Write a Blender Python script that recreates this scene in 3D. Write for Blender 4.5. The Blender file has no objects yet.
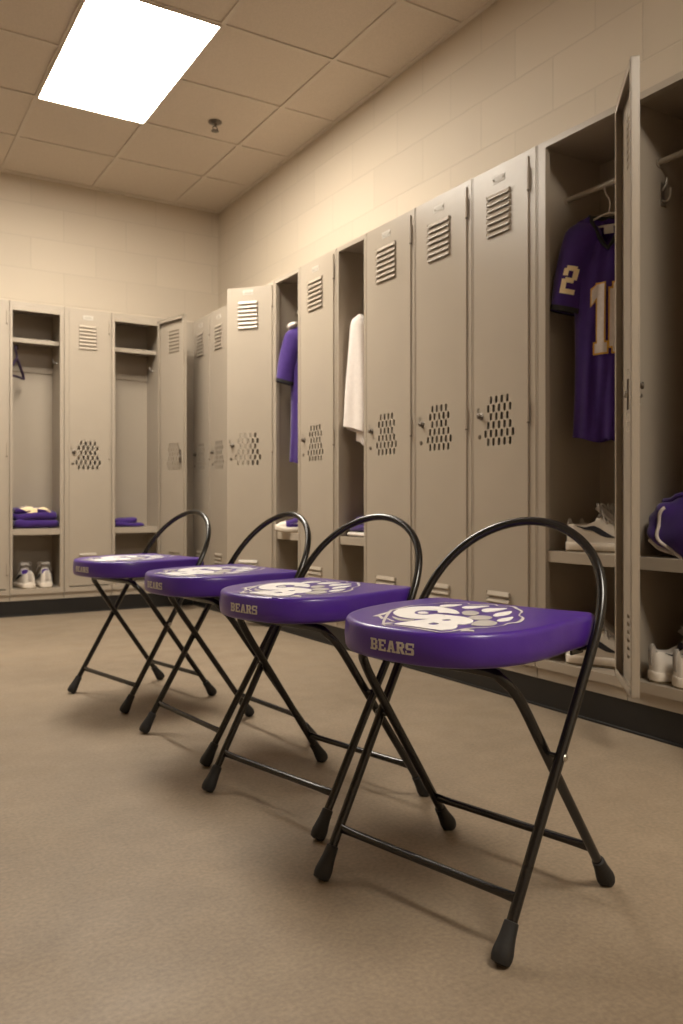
import bpy, bmesh, math, random
from math import sin, cos, pi, radians, sqrt
from mathutils import Vector, Matrix, noise
random.seed(7)
S = 0.75            # camera height in metres; builders below work in units of it
scene = bpy.context.scene
COL = scene.collection

# ------------------------------------------------------------------ camera, world, exposure
cd = bpy.data.cameras.new('camera'); cam = bpy.data.objects.new('camera', cd); COL.objects.link(cam)
cam.location = (0, 0, S); cam.rotation_euler = (pi/2, 0, radians(-31.2))
cd.sensor_fit = 'VERTICAL'; cd.sensor_height = 36; cd.lens = 36*824/1024; cd.shift_y = -10/1024
cd.clip_start = 0.02
cd.dof.use_dof = True; cd.dof.focus_distance = 1.50; cd.dof.aperture_fstop = 6.5
scene.camera = cam
w = bpy.data.worlds.new('world'); scene.world = w; w.use_nodes = True
w.node_tree.nodes['Background'].inputs[0].default_value = (1.0, .8, .6, 1)
w.node_tree.nodes['Background'].inputs[1].default_value = 0.02
vs = scene.view_settings
vs.view_transform = 'Standard'; vs.look = 'None'; vs.gamma = 1; vs.exposure = 0.17; vs.use_curve_mapping = False
PANEL_COLOR = (1.0, .915, .79)
PANEL_STRENGTH = 38.0      # the panel in the photo
LEFT_STRENGTH = 15.0
SIDE_STRENGTH = 33.0        # further panels of the same ceiling, outside the frame

# ------------------------------------------------------------------ materials
def srgb(r, g, b):
    f = lambda c: ((c/255+.055)/1.055)**2.4 if c/255 > .04045 else c/255/12.92
    return (f(r), f(g), f(b), 1)
def mat(name, col, rough=.6, metal=0, spec=.5, noise_amt=0, noise_scale=8, bump=0, bump_scale=60, sheen=0, coat=0):
    m = bpy.data.materials.new(name); m.use_nodes = True
    nt = m.node_tree; b = nt.nodes['Principled BSDF']
    b.inputs['Base Color'].default_value = col; b.inputs['Roughness'].default_value = rough
    b.inputs['Metallic'].default_value = metal; b.inputs['Specular IOR Level'].default_value = spec
    if sheen: b.inputs['Sheen Weight'].default_value = sheen
    if coat: b.inputs['Coat Weight'].default_value = coat; b.inputs['Coat Roughness'].default_value = .2
    tc = nt.nodes.new('ShaderNodeTexCoord')
    if noise_amt:
        n = nt.nodes.new('ShaderNodeTexNoise'); n.inputs['Scale'].default_value = noise_scale; n.inputs['Detail'].default_value = 6
        nt.links.new(tc.outputs['Object'], n.inputs['Vector'])
        r = nt.nodes.new('ShaderNodeMapRange')
        r.inputs['From Min'].default_value = .3; r.inputs['From Max'].default_value = .7
        r.inputs['To Min'].default_value = 1-noise_amt; r.inputs['To Max'].default_value = 1+noise_amt
        nt.links.new(n.outputs['Fac'], r.inputs['Value'])
        mx = nt.nodes.new('ShaderNodeVectorMath'); mx.operation = 'SCALE'; mx.inputs[0].default_value = col[:3]
        nt.links.new(r.outputs['Result'], mx.inputs['Scale']); nt.links.new(mx.outputs['Vector'], b.inputs['Base Color'])
    if bump:
        n2 = nt.nodes.new('ShaderNodeTexNoise'); n2.inputs['Scale'].default_value = bump_scale; n2.inputs['Detail'].default_value = 4
        nt.links.new(tc.outputs['Object'], n2.inputs['Vector'])
        bp = nt.nodes.new('ShaderNodeBump'); bp.inputs['Strength'].default_value = bump; bp.inputs['Distance'].default_value = .01
        nt.links.new(n2.outputs['Fac'], bp.inputs['Height']); nt.links.new(bp.outputs['Normal'], b.inputs['Normal'])
    return m
def block_wall(name, col, axis):
    m = mat(name, col, rough=.62, spec=.3)
    nt = m.node_tree; b = nt.nodes['Principled BSDF']
    tc = nt.nodes.new('ShaderNodeTexCoord'); sp = nt.nodes.new('ShaderNodeSeparateXYZ'); cb = nt.nodes.new('ShaderNodeCombineXYZ')
    nt.links.new(tc.outputs['Object'], sp.inputs[0]); nt.links.new(sp.outputs[axis], cb.inputs[0])
    ad = nt.nodes.new('ShaderNodeMath'); ad.operation = 'ADD'; ad.inputs[1].default_value = -(.17)*S
    nt.links.new(sp.outputs[2], ad.inputs[0]); nt.links.new(ad.outputs[0], cb.inputs[1])
    bt = nt.nodes.new('ShaderNodeTexBrick'); nt.links.new(cb.outputs[0], bt.inputs['Vector'])
    bt.inputs['Scale'].default_value = 1; bt.inputs['Mortar Size'].default_value = .0042; bt.inputs['Mortar Smooth'].default_value = .6
    bt.inputs['Brick Width'].default_value = .60*S; bt.inputs['Row Height'].default_value = .30*S
    c1 = [c*1.03 for c in col[:3]]+[1]; c2 = [c*.97 for c in col[:3]]+[1]; c3 = [c*.91 for c in col[:3]]+[1]
    bt.inputs['Color1'].default_value = c1; bt.inputs['Color2'].default_value = c2; bt.inputs['Mortar'].default_value = c3
    nt.links.new(bt.outputs['Color'], b.inputs['Base Color'])
    n = nt.nodes.new('ShaderNodeTexNoise'); n.inputs['Scale'].default_value = 45; n.inputs['Detail'].default_value = 5
    nt.links.new(tc.outputs['Object'], n.inputs['Vector'])
    ml = nt.nodes.new('ShaderNodeMath'); ml.operation = 'MULTIPLY_ADD'; ml.inputs[1].default_value = -1.0
    nt.links.new(bt.outputs['Fac'], ml.inputs[0])
    m2 = nt.nodes.new('ShaderNodeMath'); m2.operation = 'MULTIPLY'; m2.inputs[1].default_value = .25
    nt.links.new(n.outputs['Fac'], m2.inputs[0]); nt.links.new(m2.outputs[0], ml.inputs[2])
    bp = nt.nodes.new('ShaderNodeBump'); bp.inputs['Strength'].default_value = .4; bp.inputs['Distance'].default_value = .003
    nt.links.new(ml.outputs[0], bp.inputs['Height']); nt.links.new(bp.outputs['Normal'], b.inputs['Normal'])
    return m
def floor_mat():
    base = (.262, .203, .142)
    m = mat('floor_concrete', base+(1,), rough=.5, spec=.35)
    nt = m.node_tree; b = nt.nodes['Principled BSDF']; L = nt.links.new
    tc = nt.nodes.new('ShaderNodeTexCoord')
    def nz(scale, detail, rough=.5):
        n = nt.nodes.new('ShaderNodeTexNoise'); n.inputs['Scale'].default_value = scale; n.inputs['Detail'].default_value = detail
        n.inputs['Roughness'].default_value = rough; L(tc.outputs['Object'], n.inputs['Vector']); return n
    def mr(src, a, b_, c, d):
        r = nt.nodes.new('ShaderNodeMapRange'); r.inputs['From Min'].default_value = a; r.inputs['From Max'].default_value = b_
        r.inputs['To Min'].default_value = c; r.inputs['To Max'].default_value = d; L(src, r.inputs['Value']); return r.outputs['Result']
    def mul(x, y):
        q = nt.nodes.new('ShaderNodeMath'); q.operation = 'MULTIPLY'; L(x, q.inputs[0]); L(y, q.inputs[1]); return q.outputs[0]
    big = mr(nz(1.3, 4).outputs['Fac'], .3, .7, .90, 1.10)
    mid = mr(nz(9, 6, .65).outputs['Fac'], .3, .7, .90, 1.10)
    fine = mr(nz(110, 4).outputs['Fac'], .3, .7, .86, 1.14)
    vo = nt.nodes.new('ShaderNodeTexVoronoi'); vo.inputs['Scale'].default_value = 5; L(tc.outputs['Object'], vo.inputs['Vector'])
    spots = mr(vo.outputs['Distance'], .012, .03, .72, 1.0)
    f = mul(mul(big, mid), mul(fine, spots))
    sc = nt.nodes.new('ShaderNodeVectorMath'); sc.operation = 'SCALE'; sc.inputs[0].default_value = base
    L(f, sc.inputs['Scale']); L(sc.outputs['Vector'], b.inputs['Base Color'])
    L(mr(nz(4, 5).outputs['Fac'], .3, .7, .40, .58), b.inputs['Roughness'])
    bp = nt.nodes.new('ShaderNodeBump'); bp.inputs['Strength'].default_value = .10; bp.inputs['Distance'].default_value = .002
    L(nz(160, 4).outputs['Fac'], bp.inputs['Height']); L(bp.outputs['Normal'], b.inputs['Normal'])
    return m
def emit(name, col, s):
    m = bpy.data.materials.new(name); m.use_nodes = True; nt = m.node_tree
    nt.nodes.remove(nt.nodes['Principled BSDF']); e = nt.nodes.new('ShaderNodeEmission')
    e.inputs[0].default_value = tuple(col)+(1,); e.inputs[1].default_value = s
    nt.links.new(e.outputs[0], nt.nodes['Material Output'].inputs[0]); return m

M = dict(
    paint=mat('locker_paint', (.385, .328, .260, 1), rough=.30, spec=.5, noise_amt=.02, noise_scale=5, bump=.03, bump_scale=220),
    chrome=mat('chrome', (.50, .47, .43, 1), rough=.38, metal=1, noise_amt=.04),
    dull=mat('dull_steel', (.16, .135, .11, 1), rough=.38, metal=.8, noise_amt=.05),
    plateframe=mat('plate_frame', (.52, .48, .42, 1), rough=.5, noise_amt=.04),
    platepaint=mat('plate_face', (.40, .36, .30, 1), rough=.5, metal=0, noise_amt=.05, noise_scale=60),
    tube=mat('black_enamel', (.006, .005, .0048, 1), rough=.24, spec=.6, noise_amt=.1, noise_scale=20),
    rubber=mat('black_rubber', (.011, .0098, .009, 1), rough=.65, noise_amt=.15, noise_scale=40, bump=.1, bump_scale=150),
    vinyl=mat('purple_vinyl', (.064, .017, .265, 1), rough=.33, spec=.5, noise_amt=.04, noise_scale=14, bump=.04, bump_scale=260, coat=.15),
    white=mat('white_print', (.88, .86, .85, 1), rough=.45, noise_amt=.03, noise_scale=40),
    greyp=mat('grey_print', (.47, .44, .42, 1), rough=.5, noise_amt=.05, noise_scale=60),
    silver=mat('silver_print', (.62, .58, .56, 1), rough=.5, noise_amt=.14, noise_scale=90),
    jersey=mat('purple_mesh_cloth', (.043, .0125, .152, 1), rough=.75, spec=.25, noise_amt=.10, noise_scale=30, bump=.15, bump_scale=300, sheen=.25),
    black=mat('black_cloth', (.012, .011, .011, 1), rough=.85, noise_amt=.1, bump=.1, bump_scale=300),
    gold=mat('gold_print', (.62, .33, .04, 1), rough=.6, noise_amt=.06, noise_scale=60),
    number=mat('white_number', (.62, .55, .50, 1), rough=.65, noise_amt=.06, noise_scale=80),
    cream=mat('cream_number', (.88, .72, .46, 1), rough=.6, noise_amt=.05, noise_scale=60),
    towel=mat('white_terry', (.80, .72, .66, 1), rough=.95, noise_amt=.04, noise_scale=50, bump=.35, bump_scale=320, sheen=.3),
    shoew=mat('white_leather', (.72, .66, .58, 1), rough=.5, noise_amt=.05, noise_scale=25, bump=.06, bump_scale=90),
    shoes=mat('white_rubber_sole', (.76, .68, .58, 1), rough=.55, noise_amt=.07, noise_scale=30),
    gum=mat('worn_outsole', (.20, .15, .09, 1), rough=.7, noise_amt=.15, noise_scale=50),
    shoeg=mat('grey_lace', (.42, .38, .34, 1), rough=.8, noise_amt=.08, noise_scale=60, bump=.1, bump_scale=250),
    navy=mat('dark_stripe', (.012, .013, .022, 1), rough=.45, noise_amt=.1),
    lining=mat('dark_lining', (.035, .028, .045, 1), rough=.85, noise_amt=.15, noise_scale=50),
    plastic=mat('dark_plastic', (.030, .016, .045, 1), rough=.35, noise_amt=.08),
    whitewire=mat('pale_wire', (.55, .50, .44, 1), rough=.4, noise_amt=.05),
    cove=mat('black_cove_base', (.0075, .0065, .006, 1), rough=.45, noise_amt=.2, noise_scale=12),
    tile=mat('ceiling_tile', (.62, .545, .462, 1), rough=.9, spec=.1, noise_amt=.06, noise_scale=160, bump=.3, bump_scale=240),
    tbar=mat('ceiling_grid', (.60, .53, .45, 1), rough=.6, noise_amt=.03),
    wall_r=block_wall('painted_block_right', (.54, .462, .362, 1), 1),
    wall_b=block_wall('painted_block_back', (.54, .462, .362, 1), 0),
    floor=floor_mat(),
    scratch=mat('pale_scratch', (.36, .29, .20, 1), rough=.6, noise_amt=.1, noise_scale=50),
    panel=emit('lit_diffuser', PANEL_COLOR, PANEL_STRENGTH),
    panel3=emit('lit_diffuser_left', PANEL_COLOR, LEFT_STRENGTH),
    panel2=emit('lit_diffuser_dim', PANEL_COLOR, SIDE_STRENGTH),
)

# ------------------------------------------------------------------ mesh builder
class MB:
    def __init__(s): s.v = []; s.f = []; s.m = []
    def add(s, vs, fs, m=0, T=None):
        o = len(s.v)
        s.v += [tuple(T @ Vector(v)) if T is not None else tuple(v) for v in vs]
        s.f += [tuple(i+o for i in f) for f in fs]; s.m += [m]*len(fs); return s
    def box(s, x0, x1, y0, y1, z0, z1, m=0, T=None):
        vs = [(x, y, z) for z in (z0, z1) for y in (y0, y1) for x in (x0, x1)]
        fs = [(0, 2, 3, 1), (4, 5, 7, 6), (0, 1, 5, 4), (2, 6, 7, 3), (0, 4, 6, 2), (1, 3, 7, 5)]
        return s.add(vs, fs, m, T)
    def rings(s, rings, m=0, closed=False, cap=True, T=None):
        n = len(rings[0]); vs = [p for r in rings for p in r]; fs = []; R = len(rings)
        for i in range(R if closed else R-1):
            a = i*n; b = ((i+1) % R)*n
            for j in range(n):
                k = (j+1) % n; fs.append((a+j, a+k, b+k, b+j))
        if cap and not closed: fs += [tuple(reversed(range(n))), tuple(range((R-1)*n, R*n))]
        return s.add(vs, fs, m, T)
    def tube(s, pts, r, seg=12, m=0, closed=False, flat=None, T=None):
        P = [Vector(p) for p in pts]; n = len(P); rings = []; up = None
        for i, p in enumerate(P):
            a = P[(i-1) % n] if (closed or i) else p; b = P[(i+1) % n] if (closed or i < n-1) else p
            t = (b-a).normalized()
            if up is None:
                up = Vector((0, 0, 1)) if abs(t.z) < .9 else Vector((1, 0, 0))
            u = (up - t*up.dot(t)).normalized(); v = t.cross(u); up = u
            rr = r(i/(n-1)) if callable(r) else r
            rings.append([p + u*rr*cos(2*pi*j/seg) + v*rr*sin(2*pi*j/seg) for j in range(seg)])
        return s.rings(rings, m, closed=closed, T=T)
    def lathe(s, prof, seg=20, m=0, T=None):
        return s.rings([[(r*cos(2*pi*j/seg), r*sin(2*pi*j/seg), z) for j in range(seg)] for r, z in prof], m, T=T)
    def grid(s, fn, nu, nv, m=0, wrap=False, T=None):
        vs = [fn(i/nu, j/nv) for j in range(nv+1) for i in range(nu + (0 if wrap else 1))]
        k = nu if wrap else nu+1; fs = []
        for j in range(nv):
            for i in range(nu):
                i2 = (i+1) % k; fs.append((j*k+i, j*k+i2, (j+1)*k+i2, (j+1)*k+i))
        return s.add(vs, fs, m, T)
    def flat(s, polys, z0, z1, m=0, T=None):
        """filled 2-D outline with holes, thickness z0..z1"""
        c = bpy.data.curves.new('tmp', 'CURVE'); c.dimensions = '2D'; c.fill_mode = 'BOTH'; c.extrude = (z1-z0)/2
        for poly in polys:
            sp = c.splines.new('POLY'); sp.points.add(len(poly)-1); sp.use_cyclic_u = True
            for q, (x, y) in zip(sp.points, poly): q.co = (x*100, y*100, 0, 1)
        c.extrude = (z1-z0)/2*100
        o = bpy.data.objects.new('tmp', c); COL.objects.link(o)
        me = bpy.data.meshes.new_from_object(o.evaluated_get(bpy.context.evaluated_depsgraph_get()))
        vs = [(v.co.x/100, v.co.y/100, v.co.z/100+(z0+z1)/2) for v in me.vertices]; fs = [tuple(p.vertices) for p in me.polygons]
        bpy.data.objects.remove(o); bpy.data.curves.remove(c); bpy.data.meshes.remove(me)
        return s.add(vs, fs, m, T)
    def build(s, name, mats, parent=None, smooth=None, bevel=0, sub=0, weld=True):
        me = bpy.data.meshes.new(name); me.from_pydata([(x*S, y*S, z*S) for x, y, z in s.v], [], s.f)
        for q in (mats if isinstance(mats, (list, tuple)) else [mats]): me.materials.append(q)
        me.polygons.foreach_set('material_index', s.m)
        b = bmesh.new(); b.from_mesh(me)
        if weld: bmesh.ops.remove_doubles(b, verts=b.verts, dist=1e-6)
        bmesh.ops.recalc_face_normals(b, faces=b.faces); b.to_mesh(me); b.free()
        if smooth:
            me.polygons.foreach_set('use_smooth', [True]*len(me.polygons)); me.set_sharp_from_angle(angle=radians(smooth))
        o = bpy.data.objects.new(name, me); COL.objects.link(o)
        if parent: o.parent = parent
        if bevel:
            q = o.modifiers.new('bevel', 'BEVEL'); q.width = bevel*S; q.segments = 2; q.limit_method = 'ANGLE'
        if sub:
            q = o.modifiers.new('subd', 'SUBSURF'); q.levels = sub; q.render_levels = sub
        return o
def empty(name, loc, rz=0, label=None, cat=None, group=None):
    o = bpy.data.objects.new(name, None); COL.objects.link(o); o.empty_display_size = .1
    o.location = [c*S for c in loc]; o.rotation_euler = (0, 0, rz)
    return tag(o, label, cat, group)
def tag(o, label=None, cat=None, group=None, kind=None):
    for k, v in (('label', label), ('category', cat), ('group', group), ('kind', kind)):
        if v: o[k] = v
    return o
def struct(o): o['kind'] = 'structure'; return o
def copy_thing(src, loc, rz, label):
    c = src.copy(); COL.objects.link(c); c.location = [q*S for q in loc]; c.rotation_euler = (0, 0, rz); c['label'] = label
    for ch in list(src.children):
        d = ch.copy(); COL.objects.link(d); d.parent = c
        for g in list(ch.children):
            e = g.copy(); COL.objects.link(e); e.parent = d
    return c
def spline(pts, n=8, closed=False):
    """Catmull-Rom through points"""
    P = [Vector(p) for p in pts]; N = len(P); out = []
    for i in range(N if closed else N-1):
        g = lambda k: P[k % N] if closed else P[max(0, min(N-1, k))]
        a, b, c, d = g(i-1), g(i), g(i+1), g(i+2)
        for k in range(n):
            t = k/n
            out.append(.5*((2*b)+(c-a)*t+(2*a-5*b+4*c-d)*t*t+(3*b-a-3*c+d)*t**3))
    if not closed: out.append(P[-1])
    return out

# ------------------------------------------------------------------ room
FX, FY = 2.91, 7.60          # front planes of the two locker rows
WX, WY = 3.37, 8.06          # walls behind them
X0, Y0, ZC = -3.6, -2.6, 4.03
struct(MB().box(X0, WX, Y0, WY, -.05, 0).build('floor', M['floor']))
sc_pts = spline([(-.62, 2.07, .0006), (-.56, 1.93, .0006), (-.47, 1.80, .0006), (-.40, 1.70, .0006), (-.36, 1.64, .0006)], 6)
struct(MB().box(X0, WX, Y0, WY, ZC, ZC+.05).build('ceiling', M['tile']))
struct(MB().box(WX, WX+.1, Y0, WY, 0, ZC).build('wall_right', M['wall_r']))
struct(MB().box(X0, WX+.1, WY, WY+.1, 0, ZC).build('wall_back', M['wall_b']))
struct(MB().box(X0-.1, X0, Y0, WY+.1, 0, ZC).build('wall_left', M['wall_r']))
struct(MB().box(X0-.1, WX+.1, Y0-.1, Y0, 0, ZC).build('wall_front', M['wall_b']))
TX = [2.06+.82*k for k in range(-6, 2)]
TY = [6.44+.79*k for k in range(-11, 3)]
g = MB()
for x in TX: g.box(x-.016, x+.016, Y0, WY, ZC-.010, ZC+.01)
for y in TY: g.box(X0, WX, y-.016, y+.016, ZC-.0095, ZC+.01)
g.box(WX-.03, WX, Y0, WY, ZC-.011, ZC+.01); g.box(X0, WX, WY-.03, WY, ZC-.0105, ZC+.01)
struct(g.build('trim_1', M['tbar']))
# black cove base under the lockers
b = MB(); b.box(FX+.012, WX-.01, 1.93, FY+.012, 0, .137); b.box(FX+.004, FX+.012, 1.93, FY+.004, 0, .012)
struct(b.build('baseboard_right', M['cove'], bevel=.003))
b = MB(); b.box(.742, FX+.010, FY+.012, WY-.01, 0, .137); b.box(.742, FX+.004, FY+.004, FY+.012, 0, .012)
struct(b.build('baseboard_back', M['cove'], bevel=.003))
# corner filler between the two rows
struct(MB().box(2.615, FX+.012, FY+.004, FY+.03, .138, 2.747).build('trim_2', M['paint'], bevel=.003))

def troffer(x0, x1, y0, y1, label, pm):
    t = empty('ceiling_light', ((x0+x1)/2, (y0+y1)/2, ZC-.012), 0, label, 'ceiling light', 'recessed ceiling panels')
    hx, hy = (x1-x0)/2-.002, (y1-y0)/2-.002
    f = MB()
    for a in ((-hx, hx, -hy, -hy+.010), (-hx, hx, hy-.010, hy), (-hx, -hx+.010, -hy+.010, hy-.010), (hx-.010, hx, -hy+.010, hy-.010)):
        f.box(a[0], a[1], a[2], a[3], -.006, .011)
    f.build('frame', M['tbar'], t)
    MB().box(-hx+.010, hx-.010, -hy+.010, hy-.010, -.002, .009).build('diffuser', pm, t)
    return t
troffer(1.24, 2.06, 4.86, 6.44, 'bright white rectangular light panel set in the ceiling above the lockers', M['panel'])
troffer(-.40, .42, 4.86, 6.44, 'white ceiling light panel further left, outside the picture', M['panel3'])
troffer(1.24, 2.06, -1.46, .12, 'white ceiling light panel above the viewer, outside the picture', M['panel2'])

# sprinkler
t = empty('sprinkler_head', (2.54, 6.14, ZC), 0, 'small metal fire sprinkler hanging from a ceiling tile right of the light', 'sprinkler')
MB().lathe([(.0, -.001), (.055, -.001), (.055, -.006), (.04, -.014), (.018, -.018), (.0, -.018)], 20).build('escutcheon', M['dull'], t, smooth=40)
b = MB(); b.lathe([(.0, -.016), (.016, -.016), (.014, -.035), (.01, -.04), (.0, -.04)], 12)
for sx in (-1, 1): b.tube([(sx*.012, 0, -.035), (sx*.02, 0, -.05), (sx*.004, 0, -.07)], .004, 6)
b.build('body', M['dull'], t, smooth=40)
MB().lathe([(.0, -.07), (.03, -.07), (.032, -.074), (.0, -.076)], 14).build('deflector', M['dull'], t, smooth=40)

# ------------------------------------------------------------------ lockers
ZT, ZDT, ZDB, ZSILL, ZSH = 2.747, 2.714, .246, .236, .765
def make_door(root, xh, w, ang, fine=True):
    """door hinged on its right edge; ang = opening in degrees"""
    zt, zb = ZDT, ZDB; T = Matrix(((1, 0, 0, 0), (0, 0, -1, 0), (0, 1, 0, 0), (0, 0, 0, 1)))   # (x, z) outline -> upright sheet
    X = lambda f: -w + f*w
    polys = [[(-w, zb), (0, zb), (0, zt), (-w, zt)]]
    lx0, lx1 = X(.25), X(.68)
    for z in LZ + BZ: polys.append([(lx0+.006, z-.004), (lx1-.006, z-.004), (lx1-.006, z+.014), (lx0+.006, z+.014)])
    for r, n in enumerate((4, 5, 4, 5, 6, 5)):
        zc = 1.533 - r*.0438
        for k in range(n):
            xc = X(.47) + (k-(n-1)/2)*.0415
            a, h = .0100, .0105
            polys.append([(xc + a*cos(q), zc + h*(1 if sin(q) >= 0 else -1) + a*sin(q)) for q in [pi*(i+.01)/6 for i in range(12)]])
    d = MB().flat(polys, .0, .004, T=T)
    for x0, x1, z0, z1 in ((-w, -w+.006, zb, zt), (-.006, 0, zb, zt), (-w, 0, zb, zb+.006), (-w, 0, zt-.006, zt)):
        d.box(x0, x1, .0005 if 1 else 0, .030, z0, z1)
    for x0, x1 in ((-w, -w+.03), (-.03, 0)): d.box(x0, x1, .026, .030, zb, zt)
    d.box(-w, 0, .026, .030, zb, zb+.03); d.box(-w, 0, .026, .030, zt-.03, zt)
    o = d.build('door', M['paint'], root, bevel=0)
    o.location = (xh*S, -.004*S, 0); o.rotation_euler = (0, 0, radians(ang))
    for zs in (LZ, BZ):
        l = MB()
        for z in zs:   # hoods open downwards
            p = [(-.0005, z+.020), (-.003, z+.020), (-.016, z-.002), (-.016, z-.006), (-.0125, z-.006), (-.0005, z+.016)]
            rings = [[(x, y, zz) for y, zz in p] for x in (lx0, lx1)]
            l.rings(rings)
            for x in (lx0, lx1):
                l.box(x-.002, x+.002, -.015, -.0005, z-.005, z+.017)
        l.build('louver_vent', M['paint'], o, bevel=.0015)
    n = MB(); px = X(.47)
    n.box(px-.045, px+.045, -.006, -.0005, 2.652, 2.690, 0)
    n.box(px-.030, px+.030, -.0075, -.006, 2.660, 2.682, 1)
    n.lathe([(.0, .0), (.006, 0), (.005, .004), (0, .005)], 8, 0, Matrix.Translation((px-.038, -.006, 2.671)) @ Matrix.Rotation(pi/2, 4, 'X'))
    n.lathe([(.0, .0), (.006, 0), (.005, .004), (0, .005)], 8, 0, Matrix.Translation((px+.038, -.006, 2.671)) @ Matrix.Rotation(pi/2, 4, 'X'))
    n.build('number_plate', [M['plateframe'], M['platepaint']], o, bevel=.001)
    R = Matrix.Rotation(pi/2, 4, 'X'); k = MB(); hx = X(.12)
    k.lathe([(0, 0), (.020, 0), (.020, .004), (.013, .007), (.010, .013), (.014, .018), (.014, .024), (.010, .027), (.0, .028)], 18, 1, Matrix.Translation((hx, -.0005, 1.453)) @ R)
    k.lathe([(0, 0), (.013, 0), (.012, .006), (.0, .008)], 12, 1, Matrix.Translation((hx-.012, -.0005, 1.345)) @ R)
    k.box(hx-.03, hx-.018, -.004, -.0005, 1.47, 1.50, 1)
    # catch on the inner face
    k.box(hx-.010, hx+.010, .0305, .036, 1.36, 1.48, 1); k.lathe([(0, 0), (.014, 0), (.012, .012), (0, .014)], 12, 0, Matrix.Translation((hx, .036, 1.42)) @ Matrix.Rotation(-pi/2, 4, 'X'))
    k.build('latch_knob', [M['chrome'], M['dull']], o, smooth=40)
    for z in (2.60, 1.45, .42):
        hmb = MB().tube([(.003, -.004, z-.055), (.003, -.004, z+.055)], .006, 8)
        hmb.lathe([(0, 0), (.0075, 0), (.0075, .008), (0, .008)], 8, 1, Matrix.Translation((.003, -.004, z-.060)))
        hmb.build('hinge', [M['paint'], M['dull']], o, smooth=40)
    return o
LZ = [2.390+.0325*k for k in range(7)]
BZ = [.352+.0335*k for k in range(6)]
def make_locker(row, a0, a1, label, door=None, shelf=False, rod=False, hat=False, hook=False, fl=.030, fr=.030, depth=.445, cat_strike=False):
    """row 'R': along the right wall, a0 = far end (room Y), a1 = near end. row 'B': along the back wall, a0..a1 = room X"""
    W = abs(a1-a0) - .003
    if row == 'R': t = empty('locker', (FX, a0, 0), -pi/2, label, 'locker', 'lockers along the right wall')
    else: t = empty('locker', (a0, FY, 0), 0, label, 'locker', 'lockers along the back wall')
    D = depth; b = MB(); th = .009
    b.box(.0015, .0015+th, .02, D, .14, ZT-.001); b.box(W-th, W, .02, D, .14, ZT-.001)             # sides
    b.box(.0015, W, D-th, D, .14, ZT-.001); b.box(.0015, W, .016, D, ZT-.010, ZT)                   # back, top
    b.box(.0015, W, .012, D, ZSILL-.02, ZSILL-.004)                                                  # bottom
    b.box(.0015, fl, .0, .030, ZSILL-.002, ZT-.031); b.box(W-fr, W, .0, .030, ZSILL-.002, ZT-.031)   # stiles
    b.box(.0015, .010, -.002, .0, .192, ZT); b.box(W-.0085, W, -.002, .0, .192, ZT)                  # seam ribs
    b.box(.0015, W, .0, .030, ZT-.031, ZT)                                                           # header
    b.box(.0015, W, -.008, .020, .192, ZSILL)                                                        # sill
    b.box(.0015, W, .006, .018, .138, .192)                                                          # base strip
    if hat: b.box(fl+.001, W-fr-.001, .0, .030, ZT-.075, ZT-.032)
    b.build('cabinet_body', M['paint'], t, bevel=.0025)
    if shelf:
        s = MB(); s.box(.011, W-.010, .012, .024, ZSH-.055, ZSH); s.box(.011, W-.010, .024, D-.010, ZSH-.012, ZSH-.001)
        s.build('shelf', M['paint'], t, bevel=.002)
    if rod:
        r = MB(); r.tube([(.0115, .2, 2.51), (W-.0105, .2, 2.51)], .014, 14)
        for x in (.011, W-.016): r.lathe([(0, 0), (.024, 0), (.024, .005), (0, .005)], 14, 0, Matrix.Translation((x, .2, 2.51)) @ Matrix.Rotation(pi/2, 4, 'Y'))
        r.build('hanging_rod', M['paint'], t, smooth=40)
    if hat:
        s = MB(); s.box(.011, W-.010, .15, .162, 2.42, 2.46); s.box(.011, W-.010, .162, D-.010, 2.448, 2.459)
        s.build('hat_shelf', M['paint'], t, bevel=.002)
        s = MB(); s.box(.011, W-.010, D-.022, D-.010, 2.20, 2.25)
        s.build('hook_rail', M['paint'], t, bevel=.002)
        s = MB(); s.tube([(W-.0105, .24, 2.28), (W-.03, .24, 2.275), (W-.045, .24, 2.29), (W-.047, .24, 2.31)], .006, 8)
        s.build('coat_hook', M['chrome'], t, smooth=40)
    if hook:
        s = MB(); s.box(.011, .016, .205, .235, 2.32, 2.42)
        s.tube(spline([(.014, .22, 2.345), (.035, .22, 2.335), (.055, .215, 2.35), (.062, .21, 2.385)], 5), .0055, 8)
        s.tube(spline([(.014, .22, 2.39), (.03, .222, 2.41), (.034, .224, 2.44)], 5), .0055, 8)
        s.build('coat_hook', M['chrome'], t, smooth=40)
    if cat_strike:
        s = MB(); s.box(fl, fl+.005, .012, .03, 1.40, 1.47); s.tube([(fl+.004, .02, 1.455), (fl+.03, .02, 1.455)], .008, 8); s.tube([(fl+.004, .02, 1.42), (fl+.022, .02, 1.42)], .006, 8)
        s.build('latch_strike', M['chrome'], t, smooth=40)
    if door is not None: make_door(t, W-fr+.006, (W-fl-fr+.012) if door < 120 else .437, door)
    return t, W
RB = [7.57, 7.13, 6.70, 6.27, 5.83, 5.40, 4.875, 4.49, 3.962, 3.443, 2.96, 2.415, 1.93]
make_locker('R', RB[0], RB[1], 'tan closed locker in the dark corner where the two rows meet', door=0)
make_locker('R', RB[1], RB[2], 'tan closed locker second from the corner, partly hidden by an ajar door', door=0)
make_locker('R', RB[2], RB[3], 'tan closed locker hidden behind the ajar locker door on the right wall', door=0)
make_locker('R', RB[3], RB[4], 'tan locker with its door ajar, swung out left of a hanging purple jersey', door=41)
LJ, WJ = make_locker('R', RB[4], RB[5], 'narrow open tan locker with a purple jersey on a white hanger', shelf=True, rod=True)
make_locker('R', RB[5], RB[6], 'tan closed locker between the small purple jersey and the white towel', door=0)
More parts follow.
